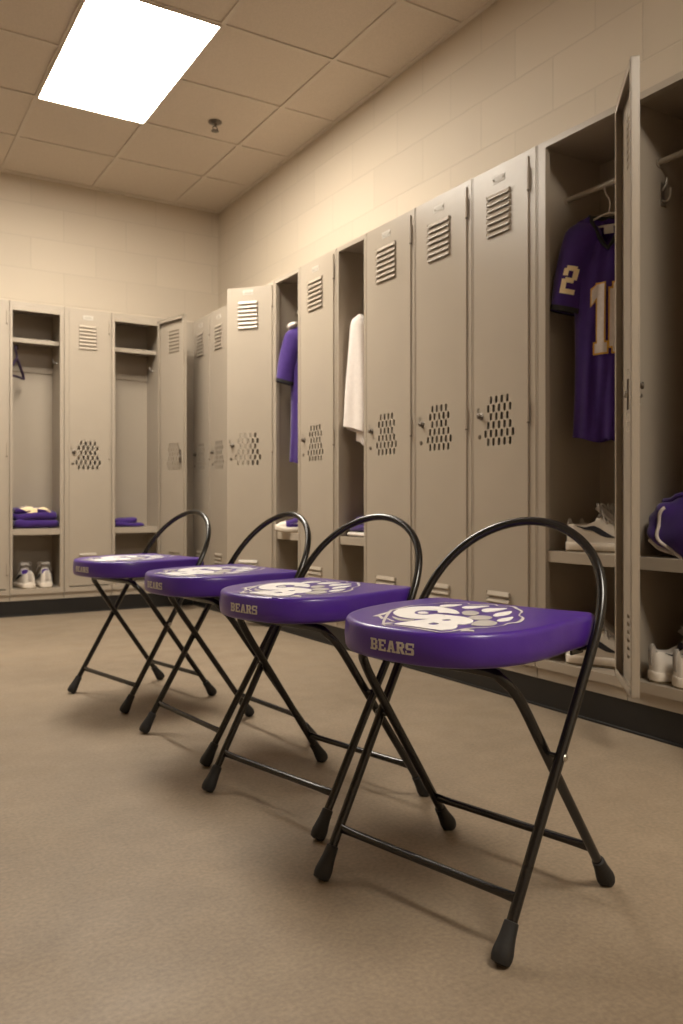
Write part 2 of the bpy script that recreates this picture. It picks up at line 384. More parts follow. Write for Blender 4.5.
LT, WT = make_locker('R', RB[6], RB[7], 'narrow open tan locker with a white towel hanging inside', shelf=True, hook=True)
make_locker('R', RB[7], RB[8], 'tan closed locker immediately right of the hanging white towel', door=0, fl=.020, fr=.040)
make_locker('R', RB[8], RB[9], 'tan closed locker in the middle of three closed ones on the right', door=0, fl=.036, fr=.044)
make_locker('R', RB[9], RB[10], 'tan closed locker immediately left of the big purple numbered jersey', door=0, fl=.042, fr=.055)
LA, WA_ = make_locker('R', RB[10], RB[11], 'open tan locker holding the big purple jersey and white sneakers, door folded far back', door=138, shelf=True, rod=True, fl=.060, fr=.026)
LB, WB_ = make_locker('R', RB[11], RB[12], 'open tan locker at the right edge with a purple bag on its shelf', door=170, shelf=True, rod=True, hook=True, cat_strike=True)
make_locker('B', .74, 1.24, 'tan closed locker cut off by the left edge of the picture', door=0)
LC, WC_ = make_locker('B', 1.24, 1.70, 'open tan locker with folded jersey above a pair of white shoes', shelf=True, hat=True, fl=.024, fr=.034)
make_locker('B', 1.70, 2.125, 'tan closed locker between the two open lockers on the back wall', door=0, fl=.045)
LD, WD_ = make_locker('B', 2.125, 2.61, 'open tan locker near the corner with a small purple cloth on its shelf', door=104, shelf=True, hat=True)

# ------------------------------------------------------------------ folding chairs
RT = .0125
def seat_half(x):
    if x <= .03: return .262 + .016*min(1, max(0, (x+.20)/.23))**.7
    u = min(1, (x-.03)/.342); return .278*(1-u**2.5)**(1/2.5)
def seat_outline(inset=0, n=40):
    pts = []
    xs = [-.20 + .23*i/8 for i in range(8)] + [.03+.342*sin(pi/2*i/n) for i in range(n+1)]
    half = [(x, seat_half(x)) for x in xs]
    # rounded back corner
    c = half[0]; r = .03
    corner = [(c[0]+r*(1-cos(a)), c[1]-r*(1-sin(a))-.002) for a in [pi/2*i/5 for i in range(5)]]
    half = corner + [p for p in half if p[0] > c[0]+r]
    back = [(-.20+.014*(1-(y/.225)**2), y) for y in (-.2, -.15, -.1, -.05, 0, .05, .1, .15, .2)]
    pts = back + half + [(x, -y) for x, y in reversed(half[:-1])]
    if inset:      # outline runs clockwise: shrink towards the right-hand side
        out = []; N = len(pts)
        for i, p in enumerate(pts):
            t = (Vector(pts[(i+1) % N])-Vector(pts[i-1])).normalized()
            out.append((p[0]+t.y*inset, p[1]-t.x*inset))
        return out
    return pts
LOGO = {
'letterS': [(197, -107), (169, -126), (127, -146), (71, -154), (26, -135), (0, -100), (11, -64), (30, -20), (67, 22), (85, 31), (93, 19), (93, -4), (105, -23), (73, -51), (91, -81), (115, -88), (151, -69), (172, -44), (168, -17), (132, -4), (132, 33), (142, 59), (173, 56), (216, 41), (237, 17), (249, -5), (244, -42), (221, -81)],
'dot': [(145, -63), (128, -70), (117, -59), (128, -38), (144, -32), (160, -43)],
'letterB': [(346, 31), (296, 32), (246, 39), (201, 42), (157, 44), (137, 17), (128, 37), (130, 88), (152, 126), (169, 142), (201, 159), (234, 161), (249, 152), (275, 172), (310, 187), (337, 183), (351, 175), (352, 157), (354, 129), (353, 85), (357, 45)],
'B1': [(293, 93), (273, 88), (265, 92), (271, 111), (292, 116), (299, 109)],
'B2': [(216, 76), (199, 72), (191, 77), (198, 94), (214, 97), (222, 90)],
'shade': [(243, -70), (264, -34), (266, 6), (254, 17), (283, 25), (296, -1), (275, -37)],
'flick': [(286, -101), (229, -120), (178, -136), (179, -128), (239, -103), (261, -96), (296, -52), (309, -51), (279, -88)],
'tail': [(377, 9), (347, 4), (337, 20), (361, 22), (364, 38)],
'tail2': [(290, -53), (293, -38), (320, 9), (324, 1)],
'tuft': [(325, 218), (289, 202), (280, 206), (293, 221), (295, 236), (311, 247), (309, 227)],
'outline': [(183, -132), (133, -151), (55, -173), (5, -168), (-66, -153), (-100, -148), (-85, -143), (-113, -129), (-132, -97), (-110, -71), (-128, -45), (-162, -20), (-133, 14), (-150, 27), (-154, 52), (-124, 83), (-84, 125), (-9, 165), (28, 201), (103, 234), (138, 228), (178, 238), (225, 231), (273, 207), (309, 205), (349, 205), (373, 192), (371, 172), (368, 141), (367, 98), (370, 57), (376, 17)],
'claw0': [(-15, -112), (-45, -118), (-70, -107), (-88, -84), (-40, -78), (-11, -85), (-2, -94)],
'claw1': [(-31, -43), (-58, -52), (-77, -46), (-119, -8), (-79, -5), (-42, -7), (-18, -22)],
'claw2': [(-23, 32), (-53, 21), (-75, 26), (-112, 58), (-52, 70), (-13, 70), (1, 57)],
'claw3': [(39, 114), (7, 101), (-25, 97), (-64, 105), (-8, 135), (25, 139), (53, 137), (57, 129)],
'claw4': [(116, 178), (88, 169), (61, 168), (29, 171), (87, 200), (110, 201), (130, 194)],
'pad0': [(53, 20), (27, 11), (9, 21), (14, 44), (35, 66), (70, 79), (90, 71), (88, 51)],
'pad1': [(127, 95), (90, 85), (71, 97), (64, 119), (84, 142), (115, 152), (136, 144), (147, 124)],
'pad2': [(228, 179), (183, 155), (149, 149), (130, 161), (139, 188), (156, 207), (194, 219), (223, 206)],
}
def lg(p): return (p[0]/1000*.92-.008, p[1]/1000*.93-.006)
def lpoly(k, smooth=True):
    p = [lg(q) for q in LOGO[k]]
    return [(v.x, v.y) for v in spline([(x, y, 0) for x, y in p], 4, True)] if smooth else p
# slab letters as quads in a 1-high cell
def bars(*bs): return [[(x0, y0), (x1, y0), (x1, y1), (x0, y1)] for x0, x1, y0, y1 in bs]
GLY = {
 'B': bars((0, .36, 0, .17), (0, .36, .83, 1), (.08, .34, .17, .83), (.36, .68, 0, .17), (.36, .68, .83, 1), (.34, .68, .42, .58), (.54, .82, .12, .46), (.54, .80, .54, .88)),
 'E': bars((0, .36, 0, .17), (0, .36, .83, 1), (.08, .34, .17, .83), (.36, .80, 0, .17), (.36, .80, .83, 1), (.34, .60, .42, .58), (.64, .80, .17, .33), (.64, .80, .67, .83)),
 'A': [[(.10, .12), (.34, .12), (.55, 1), (.30, 1)], [(.56, .12), (.82, .12), (.62, 1), (.42, 1)]] + bars((.0, .40, 0, .15), (.52, .92, 0, .15), (.30, .62, .28, .42)),
 'R': bars((0, .40, 0, .17), (0, .36, .83, 1), (.08, .34, .17, .83), (.36, .68, .83, 1), (.34, .68, .44, .60), (.54, .80, .54, .90)) + [[(.56, 0), (.88, 0), (.62, .46), (.36, .46)]],
 'S': bars((.08, .74, 0, .17), (.08, .74, .83, 1), (.10, .72, .41, .59), (.02, .26, .52, .90), (.54, .78, .10, .48), (.0, .14, 0, .34), (.64, .78, .66, 1)),
 '1': bars((.18, .62, .0, .14), (.27, .53, .14, 1)) + [[(.08, .70), (.27, .82), (.27, 1), (.08, .92)]],
 '0': bars((.16, .64, 0, .15), (.16, .64, .85, 1), (.05, .31, .08, .92), (.49, .75, .08, .92)),
 '2': bars((.05, .78, 0, .18), (.16, .64, .82, 1), (.05, .29, .64, .90), (.50, .76, .52, .92), (.20, .62, .40, .58), (.05, .30, .18, .52)),
}
def text_quads(word, adv=.90):
    out = []; x = 0
    for ch in word:
        for q in GLY[ch]: out.append([(px+x, py) for px, py in q])
        x += adv + (.06 if ch == 'A' else 0)
    return out, x - adv + .80
def mapped(mb, quads, fn, nx=3, ny=3, m=0):
    for q in quads:
        a, b, c, d = [Vector(p+(0,)) if len(p) == 2 else Vector(p) for p in q]
        mb.grid(lambda u, v: fn(*((a*(1-u)+b*u)*(1-v)+(d*(1-u)+c*u)*v).xy), nx, ny, m)

def make_chair(loc, yaw, label):
    t = empty('folding_chair', loc, radians(yaw), label, 'chair', 'purple folding chairs in a row')
    # ---- hoop frame: front feet, seat sides and the round back in one bent tube
    wf, ws, zs = .281, .289, .70; xz = lambda z: .268-.612*z
    zc, zt = .655, .945
    pts = [(xz(.02), -wf, .02), (xz(.25), -wf-.002, .25), (xz(.5), -ws+.002, .5)]
    for i in range(0, 25):
        a = pi*i/24; z = zc+(zt-zc)*sin(a)**.92 if 0 < i < 24 else zc
        y = -ws*cos(a)*(1+.03*sin(2*a)**2)
        pts.append((xz(z), y, z))
    pts += [(xz(.5), ws-.002, .5), (xz(.25), wf+.002, .25), (xz(.02), wf, .02)]
    hoop = MB().tube(spline(pts, 5), RT, 14).build('hoop_frame', M['tube'], t, smooth=60)
    for s in (-1, 1): foot((xz(0), s*wf, 0), (-.612, 0, 1), hoop)
    # ---- rear legs: inverted U under the seat
    zu = .608; xr = lambda z: -.265+(.172+.265)*z/zu; w2 = .258; w3 = .241
    wy = lambda z: w2+(w3-w2)*z/zu
    side = [(xr(.02), w2, .02), (xr(.25), wy(.25), .25), (xr(.45), wy(.45), .45)]
    bend = [(xr(zu-.10), wy(.5), zu-.10), (xr(zu-.05), w3-.003, zu-.050), (xr(zu)-.006, w3-.022, zu-.014), (xr(zu), w3-.06, zu)]
    R_ = side + bend; Lh = [(x, -y, z) for x, y, z in R_]
    u = MB().tube(spline(Lh + [(xr(zu), 0, zu)] + R_[::-1], 6), RT, 14).build('rear_leg_frame', M['tube'], t, smooth=60)
    for s in (-1, 1): foot((xr(0), s*w2, 0), ((.172+.265)/zu, 0, 1), u)
    # ---- stretchers with flattened ends
    for fx, wid, zz in ((xz, wf, .122), (xr, w2-.002, .118)):
        x = fx(zz); pr = []
        for i in range(17):
            f = -1+2*i/16; e = min(1, (1-abs(f))*wid/.05)
            ry = .0105*(.45+.55*e); rz = .0105*(1.25-.25*e)
            pr.append([(x+ry*cos(2*pi*j/10), f*(wid-.006), zz+rz*sin(2*pi*j/10)) for j in range(10)])
        MB().rings(pr).build('stretcher', M['tube'], t, smooth=60)
    # ---- pivots
    zp = .5*zu
    k = (.268+.265)/(.612+.437/zu); zp = k
    for s in (-1, 1):
        q = MB().tube([(xz(zp), s*.248, zp), (xz(zp), s*.300, zp)], .0065, 10)
        q.lathe([(0, 0), (.009, 0), (.007, .004), (0, .005)], 10, 1, Matrix.Translation((xz(zp), s*.2985, zp)) @ Matrix.Rotation(-s*pi/2, 4, 'X'))
        q.build('pivot_rivet', [M['tube'], M['chrome']], t, smooth=40)
        q = MB().box(xz(.655)-.012, xz(.655)+.045, s*.250-.003, s*.250+.003, .620, .640)
        q.tube([(xz(.65), s*.247, .63), (xz(.64), s*.282, .64)], .006, 10)
        q.build('seat_bracket', M['tube'], t, bevel=.001)
    # ---- padded seat
    zt_, zb_ = .715, .637
    prof = [(.012, zb_), (.004, zb_+.003), (.0, zb_+.010), (-.0025, zb_+.035), (0, zt_-.014), (.0015, zt_-.008), (.005, zt_-.003), (.010, zt_-.0005), (.018, zt_)]
    ca, sa = cos(radians(.8)), sin(radians(.8)); rot = lambda x, y: (x*ca-y*sa-.008, x*sa+y*ca+.045*max(0, x)/.372+.004)
    rings = [[rot(x, y)+(z,) for x, y in seat_outline(i)] for i, z in prof]
    st = MB(); st.rings(rings, cap=False)
    n = len(rings[0])
    st.add(rings[0], [tuple(range(n))]); st.add(rings[-1], [tuple(range(n))])
    seat = st.build('seat', M['vinyl'], t, smooth=50)
    z0 = zt_+.0004
    e = MB()
    e.flat([lpoly('letterS')], z0, z0+.0012); e.flat([lpoly('dot')], z0, z0+.0012)
    e.flat([lpoly('letterB'), lpoly('B1'), lpoly('B2')], z0, z0+.0016)
    for i in range(5): e.flat([lpoly('claw%d' % i)], z0, z0+.0012)
    for i in range(3): e.flat([lpoly('pad%d' % i)], z0, z0+.0012, 1)
    for k in ('flick', 'tail', 'tail2', 'tuft'): e.flat([lpoly(k, False)], z0, z0+.0012, 2)
    e.flat([lpoly('shade')], z0, z0+.001, 1)
    ol = [Vector(p+(0,)) for p in lpoly('outline')]; N = len(ol); inn = []; out = []
    for i in range(N):
        tt = (ol[(i+1) % N]-ol[i-1]).normalized(); nn = Vector((-tt.y, tt.x, 0)); wd = .0035+.0015*sin(i*.35)
        inn.append(ol[i]+nn*wd); out.append(ol[i]-nn*wd)
    for i in range(N):
        j = (i+1) % N
        e.add([(p.x, p.y, z0+.0008) for p in (inn[i], inn[j], out[j], out[i])], [(0, 1, 2, 3)], 2)
    e.build('paw_emblem', [M['white'], M['greyp'], M['silver']], seat)
    # ---- BEARS along the front edge
    ol = [Vector(rot(*p)) for p in seat_outline(0)]
    i0 = max(range(len(ol)), key=lambda i: ol[i].x)
    if ol[(i0+1) % len(ol)].y < ol[i0].y: ol = ol[::-1]; i0 = len(ol)-1-i0
    seq = [ol[(i0+k) % len(ol)] for k in range(-14, 30)]
    cum = [0]
    for p, q in zip(seq, seq[1:]): cum.append(cum[-1]+(q-p).length)
    s0 = cum[14]
    def at(sv, zv):
        sv += s0; k = 0
        while k < len(cum)-2 and cum[k+1] < sv: k += 1
        f = (sv-cum[k])/(cum[k+1]-cum[k]); p = seq[k].lerp(seq[k+1], f); tt = (seq[k+1]-seq[k]).normalized(); nn = Vector((tt.y, -tt.x))
        bulge = .0024*(1-((zv-.675)/.03)**2)
        p = p+nn*(bulge+.0014); return (p.x, p.y, zv)
    quads, wid = text_quads('BEARS'); hgt = .0265; sx = .128/wid; st0 = -.036
    lt = MB(); mapped(lt, quads, lambda x, y: at(st0+x*sx, .661+y*hgt), 4, 2)
    lt.build('lettering', M['silver'], seat, weld=False)
    return t
def foot(p, d, parent):
    d = Vector(d).normalized(); rot = Vector((0, 0, 1)).rotation_difference(d).to_matrix().to_4x4()
    T = Matrix.Translation(p) @ rot
    prof = [(.0, .010), (.012, .006), (.021, .010), (.0235, .020), (.0235, .032), (.0205, .050), (.0180, .068), (.0168, .088), (.0162, .094), (.0125, .096), (.0, .0965)]
    mb = MB(); mb.lathe(prof, 18, 0, T)
    mb.v = [(x, y, max(z, .0005)) for x, y, z in mb.v]
    mb.build('rubber_foot', M['rubber'], parent, smooth=50)
CH = [((1.400, 1.675, 0), 193.6, 'purple folding chair nearest the viewer, in front of the others'),
      ((1.392, 2.450, 0), 192.8, 'second purple folding chair from the front, just behind the nearest one'),
      ((1.402, 3.236, 0), 185.8, 'third purple folding chair from the front, second from the back of the row'),
      ((1.336, 4.193, 0), 191.7, 'farthest purple folding chair, at the left end of the row')]
first = make_chair(*CH[0])
for loc, yaw, lab in CH[1:]: copy_thing(first, loc, radians(yaw), lab)

# ------------------------------------------------------------------ clothes and gear
def in_row(t, x, y, z):      # a point of a locker's own frame in room units
    m = Matrix.Translation(t.location) @ Matrix.Rotation(t.rotation_euler[2], 4, 'Z')
    v = m @ Vector((x*S, y*S, z*S)); return (v.x/S, v.y/S, v.z/S)

def hanger_mesh(mb, half=.19, drop=.06, r=.006, neck=.075, m=0):
    """apex at origin (neck base), hook above reaching z=neck+..; lies in the x-z plane"""
    arc = [(0, 0, 0), (.004, 0, neck*.6), (-.002, 0, neck)]
    top = neck+.022
    hk = spline([(0, 0, 0), (.004, 0, neck*.5), (-.016, 0, neck*.88), (-.019, 0, top), (0, 0, top+.018), (.019, 0, top), (.017, 0, top-.012)], 6)
    mb.tube(hk, r*.7, 8, m)
    tri = spline([(0, 0, 0), (-half*.5, 0, -drop*.4), (-half, 0, -drop), (-half+.012, 0, -drop-.016), (0, 0, -drop-.012), (half-.012, 0, -drop-.016), (half, 0, -drop), (half*.5, 0, -drop*.4)], 6, True)
    mb.tube(tri, r, 8, m, closed=True)

def make_jersey(loc, yaw, label, collar_mat, number=True):
    """base point = middle of the hem height 0 (loc z is floor); garment hangs from z 2.36 to 1.30"""
    t = empty('jersey', loc, yaw, label, 'jersey', 'purple jerseys on hangers')
    zh, ztop = 1.30, 2.365
    def top(x): return ztop-.26*max(0, abs(x)-.085)
    def twid(v): return .172-.012*sin(pi*min(1, v*1.25))-.018*max(0, v-.8)/.2
    def shp(u, v, side):
        wv = twid(v)
        x = u*wv; dz = (top(x)-(.17*(1-abs(x/.088)**1.3) if (abs(x) < .088 and side > 0) else (.012*(1-(x/.088)**2) if abs(x) < .088 else 0))) - zh
        z = zh+dz*v
        dep = (.062+.010*sin(v*5))*(max(0, 1-u*u))**.55*(1-.55*max(0, v-.7)/.3)
        fold = .010*sin(u*9+v*3.0)*(1-v*.75)*(1-u**4) + .005*sin(u*17-v*7)*(1-u**4)
        low = .012*sin(u*5)*(1-v)**3
        return (x, (-side*dep)-fold*side*.8, z+low-.012*(1-v)*(1 if u > 0 else 0))
    b = MB()
    b.grid(lambda i, j: shp(-1+2*i, j, 1), 36, 34); b.grid(lambda i, j: shp(-1+2*i, j, -1), 36, 34)
    # sleeves
    def slv(sg):
        c0 = Vector((sg*.100, 0, 2.335)); c1 = Vector((-.205 if sg < 0 else .185, -.008, 1.925)); d = (c1-c0).normalized()
        per = Vector((sg*-d.z*1 if False else sg*.965, 0, .262))
        def f(a, s):     # a angle 0..1, s 0..1 along
            c = c0.lerp(c1, s) + Vector((sg*.012*sin(pi*s), 0, 0))
            wv = .094*(1-.19*s); dv = .050+.010*s
            k = sin(min(1, (s+.05)/.20)*pi/2)**.7
            q = 2*pi*a; rip = 1+.05*sin(q*4+s*4)*s
            return c + per*cos(q)*wv*k*rip + Vector((0, -1, 0))*sin(q)*dv*k*rip
        return f
    SL = {sg: slv(sg) for sg in (-1, 1)}
    for sg in (-1, 1):
        f = SL[sg]; b.grid(lambda a, s: f(a, s), 24, 16, wrap=True)
    b.build('shirt', M['jersey'], t, smooth=70)
    for sg in (-1, 1):
        f = SL[sg]; c = MB()
        def cuff(a, s, f=f):
            p = f(a, .955+.06*s); ce = f(0, .955+.06*s)*.5+f(.5, .955+.06*s)*.5; return ce+(p-ce)*(1.03)
        c.grid(cuff, 24, 3, wrap=True)
        ring = [f(k/24, .99) for k in range(24)]; c.add(ring, [tuple(range(24))])  # black disc across the opening, painted shade for the dark sleeve inside
        c.build('sleeve_cuff', M['black'], t, smooth=60)
    # collar ring
    ring = []
    for k in range(28):
        a = 2*pi*k/28; x = .090*cos(a); s = 1 if sin(a) > 0 else -1
        z = ztop-(.17*(1-abs(x/.09)**1.3) if s > 0 else .012*(1-(x/.09)**2)); y = -.030*sin(a)
        ring.append((x, y, z+.004))
    MB().tube(ring, .010, 8, closed=True).build('collar', collar_mat, t, smooth=60)
    if number:
        def on_front(x, z, off=.004):
            v = (z-zh)/(top(x)-zh); wv = twid(v)
            p = shp(max(-.98, min(.98, x/wv)), v, 1); return (p[0], p[1]-off, z)
        for ch, xo in (('1', -.079), ('0', .010)):
            for grow, mt, off in ((.05, 'gold', .0035), (0, 'number', .0055)):
                n = MB(); qs = []
                for q in GLY[ch]:
                    cx = sum(p[0] for p in q)/4; cy = sum(p[1] for p in q)/4
                    qs.append([(p[0]+(grow if p[0] > cx else -grow), p[1]+(grow*.5 if p[1] > cy else -grow*.5)) for p in q])
                mapped(n, qs, lambda x, y: on_front(xo+x*.135, 1.70+y*.325, off), 4, 8)
                n.build('number_edging' if grow else 'number', M[mt], t, smooth=60, weld=False)
        f = SL[-1]
        def on_sl(x, y, off):
            p = f(.19+(.80-x)*0+x*.19, .82-y*.32); c = (f(0, .65)+f(.5, .65))/2
            n = Vector((p.x-c.x, (p.y-c.y)*1.6, 0)).normalized(); return p+n*off
        n = MB(); mapped(n, GLY['2'], lambda x, y: on_sl(x, y, .004), 4, 4)
        n.build('sleeve_number', M['cream'], t, weld=False)
        MB().box(-.022, .022, -.006, -.003, 2.275, 2.315).build('neck_tag', M['greyp'], t)
    return t

jx, jy = RB[10]-2.69, .205
P = in_row(LA, jx, jy, 0)
make_jersey(P, -pi/2+radians(30), 'big purple jersey with white and gold number hanging in the open right locker', M['black'])
h = empty('coat_hanger', (P[0], P[1], 2.372), -pi/2+radians(30), 'pale wire hanger carrying the big numbered purple jersey', 'hanger')
hm = MB(); hanger_mesh(hm, .128, .045, .005, .112); hm.build('wire', M['whitewire'], h, smooth=60)
P = in_row(LJ, .235, .205, 0)
make_jersey(P, -pi/2+radians(55), 'purple jersey below a white hanger end in the narrow open middle locker', M['black'], number=False)
h = empty('coat_hanger', (P[0], P[1], 2.372), -pi/2+radians(55), 'white hanger with broad rounded ends holding the purple jersey in the narrow locker', 'hanger')
hm = MB(); hanger_mesh(hm, .16, .03, .007, .112)
hm.build('wire', M['whitewire'], h, smooth=60)
hm = MB()
for sg in (-1, 1):
    hm.rings([[(sg*(.11+.075*s), .03*k*cos(a), .012-.02*s+.026*k*sin(a)) for a in [2*pi*i/12 for i in range(12)]] for s, k in [(0, .3), (.2, .8), (.5, 1), (.8, .95), (.95, .6), (1, .2)]])
hm.build('shoulder_pad', M['towel'], h, smooth=60)

# dark hanger in the back-left locker
P = in_row(LC, .092, .21, 2.275)
h = empty('coat_hanger', P, radians(52), 'dark purple plastic hanger hanging empty in the left open locker', 'hanger')
hm = MB(); hanger_mesh(hm, .125, .14, .012, .085); hm.build('hanger_body', M['plastic'], h, smooth=60)

# white towel
P = in_row(LT, .178, .085, 0)
t = empty('towel', P, -pi/2+radians(12), 'white towel hanging in the narrow open locker right of the small jersey', 'towel')
def tw(a, v, layer):
    wv = (.06+.078*v**.6); q = 2*pi*a
    r = (.5+.5*sin(min(1, (v+.02)/.10)*pi/2))*min(1, (v+.004)/.03)**.5
    rip = 1+.16*sin(q*5+layer)*min(1, v*1.5)
    zz = 2.27-(.80+.05*layer+.045*sin(q+1))*v - .02*(abs(cos(q))**2)*(1-v)
    return (wv*r*cos(q)*rip, .055*r*sin(q)*(1+.3*v)*rip, zz)
b = MB(); b.rings([[tw(k/36, j/24, 0) for k in range(36)] for j in range(25)]); b.build('outer_fold', M['towel'], t, smooth=60)
b = MB(); b.rings([[(lambda p: (p[0]*.55+.045, p[1]*.7+.015, p[2]))(tw(k/28, .5+.5*j/12, 2.0)) for k in range(28)] for j in range(13)]); b.build('inner_fold', M['towel'], t, smooth=60)

# ------------------------------------------------------------------ shoes
def make_shoe(loc, yaw, label, mirror=1, upper='shoew', toe='shoew', stripe='navy', lining='lining', group='sneakers in the lockers'):
    t = empty('sneaker', loc, yaw, label, 'shoe', group); t.scale = (1.04, 1.2, 1.12)
    Ln = .385
    def hw(u):   # half width
        k = [(0, .0002), (.008, .020), (.025, .030), (.06, .038), (.15, .043), (.35, .042), (.55, .048), (.72, .055), (.85, .050), (.94, .036), (.985, .018), (1, .0)]
        for (a, b_), (c, d) in zip(k, k[1:]):
            if u <= c: return b_+(d-b_)*(u-a)/(c-a)
        return 0
    def cl(u): return mirror*(.010*sin(pi*u)-.004)       # curved last
    def spring(u): return .016*max(0, (u-.72)/.28)**2
    def top(u):
        k = [(0, .115), (.03, .138), (.08, .146), (.16, .136), (.24, .135), (.34, .158), (.42, .150), (.55, .120), (.68, .092), (.80, .080), (.90, .072), (.97, .055), (1, .040)]
        for (a, b_), (c, d) in zip(k, k[1:]):
            if u <= c: return b_+(d-b_)*(u-a)/(c-a)
        return .04
    us = [0, .004, .012, .03, .06, .1, .15, .2, .25, .3, .35, .4, .46, .53, .6, .67, .74, .8, .86, .91, .95, .98, .993, 1]
    n = 20
    so = MB(); rings = []
    for u in us:
        w_ = max(.004, hw(u)*1.08+.002); r = []
        for j in range(n):
            q = 2*pi*j/n; cy = cos(q); sz = sin(q)
            y = w_*(abs(cy)**.35)*(1 if cy > 0 else -1); z = .021+.021*(abs(sz)**.4)*(1 if sz > 0 else -1)
            r.append((u*Ln-.004+(.008*u), cl(u)+y, z+spring(u)))
        rings.append(r)
    so.rings(rings); so.build('sole', M['shoes'], t, smooth=50)
    ou = MB(); ou.rings([[(x, y*1.005, .0005+(spring(u) if 0 else spring(u))+zz) for (x, y, _), zz in ((r[0], .007), (r[n//2], .007), (r[n//2], .0), (r[0], .0))] for u, r in zip(us, rings)])
    ou.build('outsole', M['gum'], t, smooth=40)
    up = MB(); nn = 28; rows = []
    def opening(u): return max(0, min(1, (u-.035)/.03))*max(0, min(1, (.36-u)/.06))
    def sec(u, f):     # f 0..1 across, left to right
        w_ = hw(u); q = pi*f; c = cos(q); s_ = sin(q)
        zt_ = top(u); zb = .038+spring(u)
        y = w_*(abs(c)**(.55+.35*u))*(1 if c > 0 else -1)*(1-.18*s_*(1 if u < .45 else .3))
        z = zb+(zt_-zb)*s_**(.62)
        o = opening(u)
        if o > 0:
            k = max(0, 1-(abs(f-.5)/.27)**4); z -= o*k*.075
        return (u*Ln, cl(u)+y, z)
    up.grid(lambda a, b_: sec(us[round(a*(len(us)-1))], b_), len(us)-1, nn)
    # lining = faces of the trough
    for i, fc in enumerate(up.f):
        cx = sum(up.v[k][0] for k in fc)/4/Ln; j = i//(len(us)-1)
        if .05 < cx < .35 and .27 < (j+.5)/nn < .73: up.m[i] = 1
        elif cx > .80: up.m[i] = 2
    up.build('upper', [M[upper], M[lining], M[toe]], t, smooth=60)
    tg = MB(); tp = spline([(.215, 0, .125), (.178, 0, .155), (.152, 0, .176), (.138, 0, .186)], 4)
    tg.rings([[(p.x+dx, cl(.4)+dy*(.026+.006*k/12), p.z+dz) for dx, dy, dz in ((.004, -1, .002), (.010, -.5, .009), (.011, 0, .011), (.010, .5, .009), (.004, 1, .002), (-.005, .8, -.006), (-.006, 0, -.005), (-.005, -.8, -.006))] for k, p in enumerate(tp)])
    tg.build('tongue', M['shoeg'], t, smooth=60)
    lc = MB()
    for k, u in enumerate((.40, .455, .51, .565, .62)):
        zc = top(u)
        pts = [(u*Ln+.004*s, cl(u)+.026*s*(1-.3*(u-.4)), zc+.004-.010*abs(s)**2) for s in (-1, -.5, 0, .5, 1)]
        lc.tube(spline(pts, 3), .0058, 7)
    bx, bz = .152, .178
    for s in (-1, 1):
        lc.tube(spline([(bx, 0, bz), (bx-.005, s*.022, bz+.022), (bx+.006, s*.042, bz+.010), (bx+.012, s*.034, bz-.012), (bx, 0, bz)], 5), .0045, 7)
        lc.tube(spline([(bx, 0, bz), (bx+.015, s*.02, bz-.004), (bx+.03, s*.045, bz-.03), (bx+.045, s*.05, bz-.06)], 5), .004, 7)
    lc.build('laces', M['shoeg'], t, smooth=60)
    for sd in (0, 1):    # curved side stripe
        sw = [(.74, .30, .0), (.62, .20, .018), (.50, .22, .10), (.40, .30, .13), (.30, .42, .10), (.20, .56, .05), (.12, .66, .01)]
        sp = spline([(a, b_, c) for a, b_, c in sw], 4); mb = MB(); rows = []
        for p in sp:
            row = []
            for h_ in (p.y-p.z, p.y+p.z):
                f = max(.01, h_)*.30; f = f if sd == 0 else 1-f
                q = Vector(sec(p.x, f)); row.append(q+Vector((0, .0022*(1 if q.y > cl(p.x) else -1), .0008)))
            rows.append(row)
        for a, b_ in zip(rows, rows[1:]): mb.add([a[0], a[1], b_[1], b_[0]], [(0, 1, 2, 3)])
        mb.build('side_stripe', M[stripe], t, smooth=60)
    hb = MB(); hb.rings([[(x0+.004*cos(q), .013*sin(q)*(1 if z < .14 else .8), z) for q in [2*pi*k/10 for k in range(10)]] for z, x0 in ((.060, .0005), (.085, -.0005), (.115, 0), (.128, .003), (.138, .007), (.141, .011))])
    hb.build('heel_tab', M['shoeg'], t, smooth=60)
    return t
rz = -pi/2
def shoe_at(L, x, y, z, turn, *a, **k): return make_shoe(in_row(L, x, y, z), L.rotation_euler[2]+radians(turn), *a, **k)
s1 = shoe_at(LA, .125, .085, ZSH, 24, 'white sneaker with dark stripe at the front of the right open locker shelf')
def shoe_copy(L, x, y, z, turn, label): return copy_thing(s1, in_row(L, x, y, z), L.rotation_euler[2]+radians(turn), label)
shoe_copy(LA, .080, .215, ZSH, 20, 'white sneaker standing behind the front one on the locker shelf')
shoe_copy(LA, .150, .055, ZSILL, 30, 'white sneaker nearer the door on the floor of the jersey locker')
shoe_copy(LA, .052, .150, ZSILL, 30, 'white sneaker further left on the floor of the jersey locker')
shoe_copy(LB, .088, .040, ZSILL, 62, 'white sneaker with dark stripe under the purple bag at the right edge')
shoe_copy(LB, .222, .022, ZSILL, 62, 'white sneaker cut off by the right edge of the picture, under the bag')
make_shoe(in_row(LC, .17, .020, ZSILL), radians(93), 'left white shoe of the pair under the folded jersey', 1, lining='jersey', upper='shoew')
make_shoe(in_row(LC, .315, .020, ZSILL), radians(87), 'right white shoe of the pair under the folded jersey', -1, lining='jersey', upper='shoew')
make_shoe(in_row(LJ, .315, .30, ZSH), LJ.rotation_euler[2]+radians(-115), 'purple sneaker with a white toe on the narrow locker shelf under the jersey', 1, upper='jersey', toe='shoew', stripe='white')

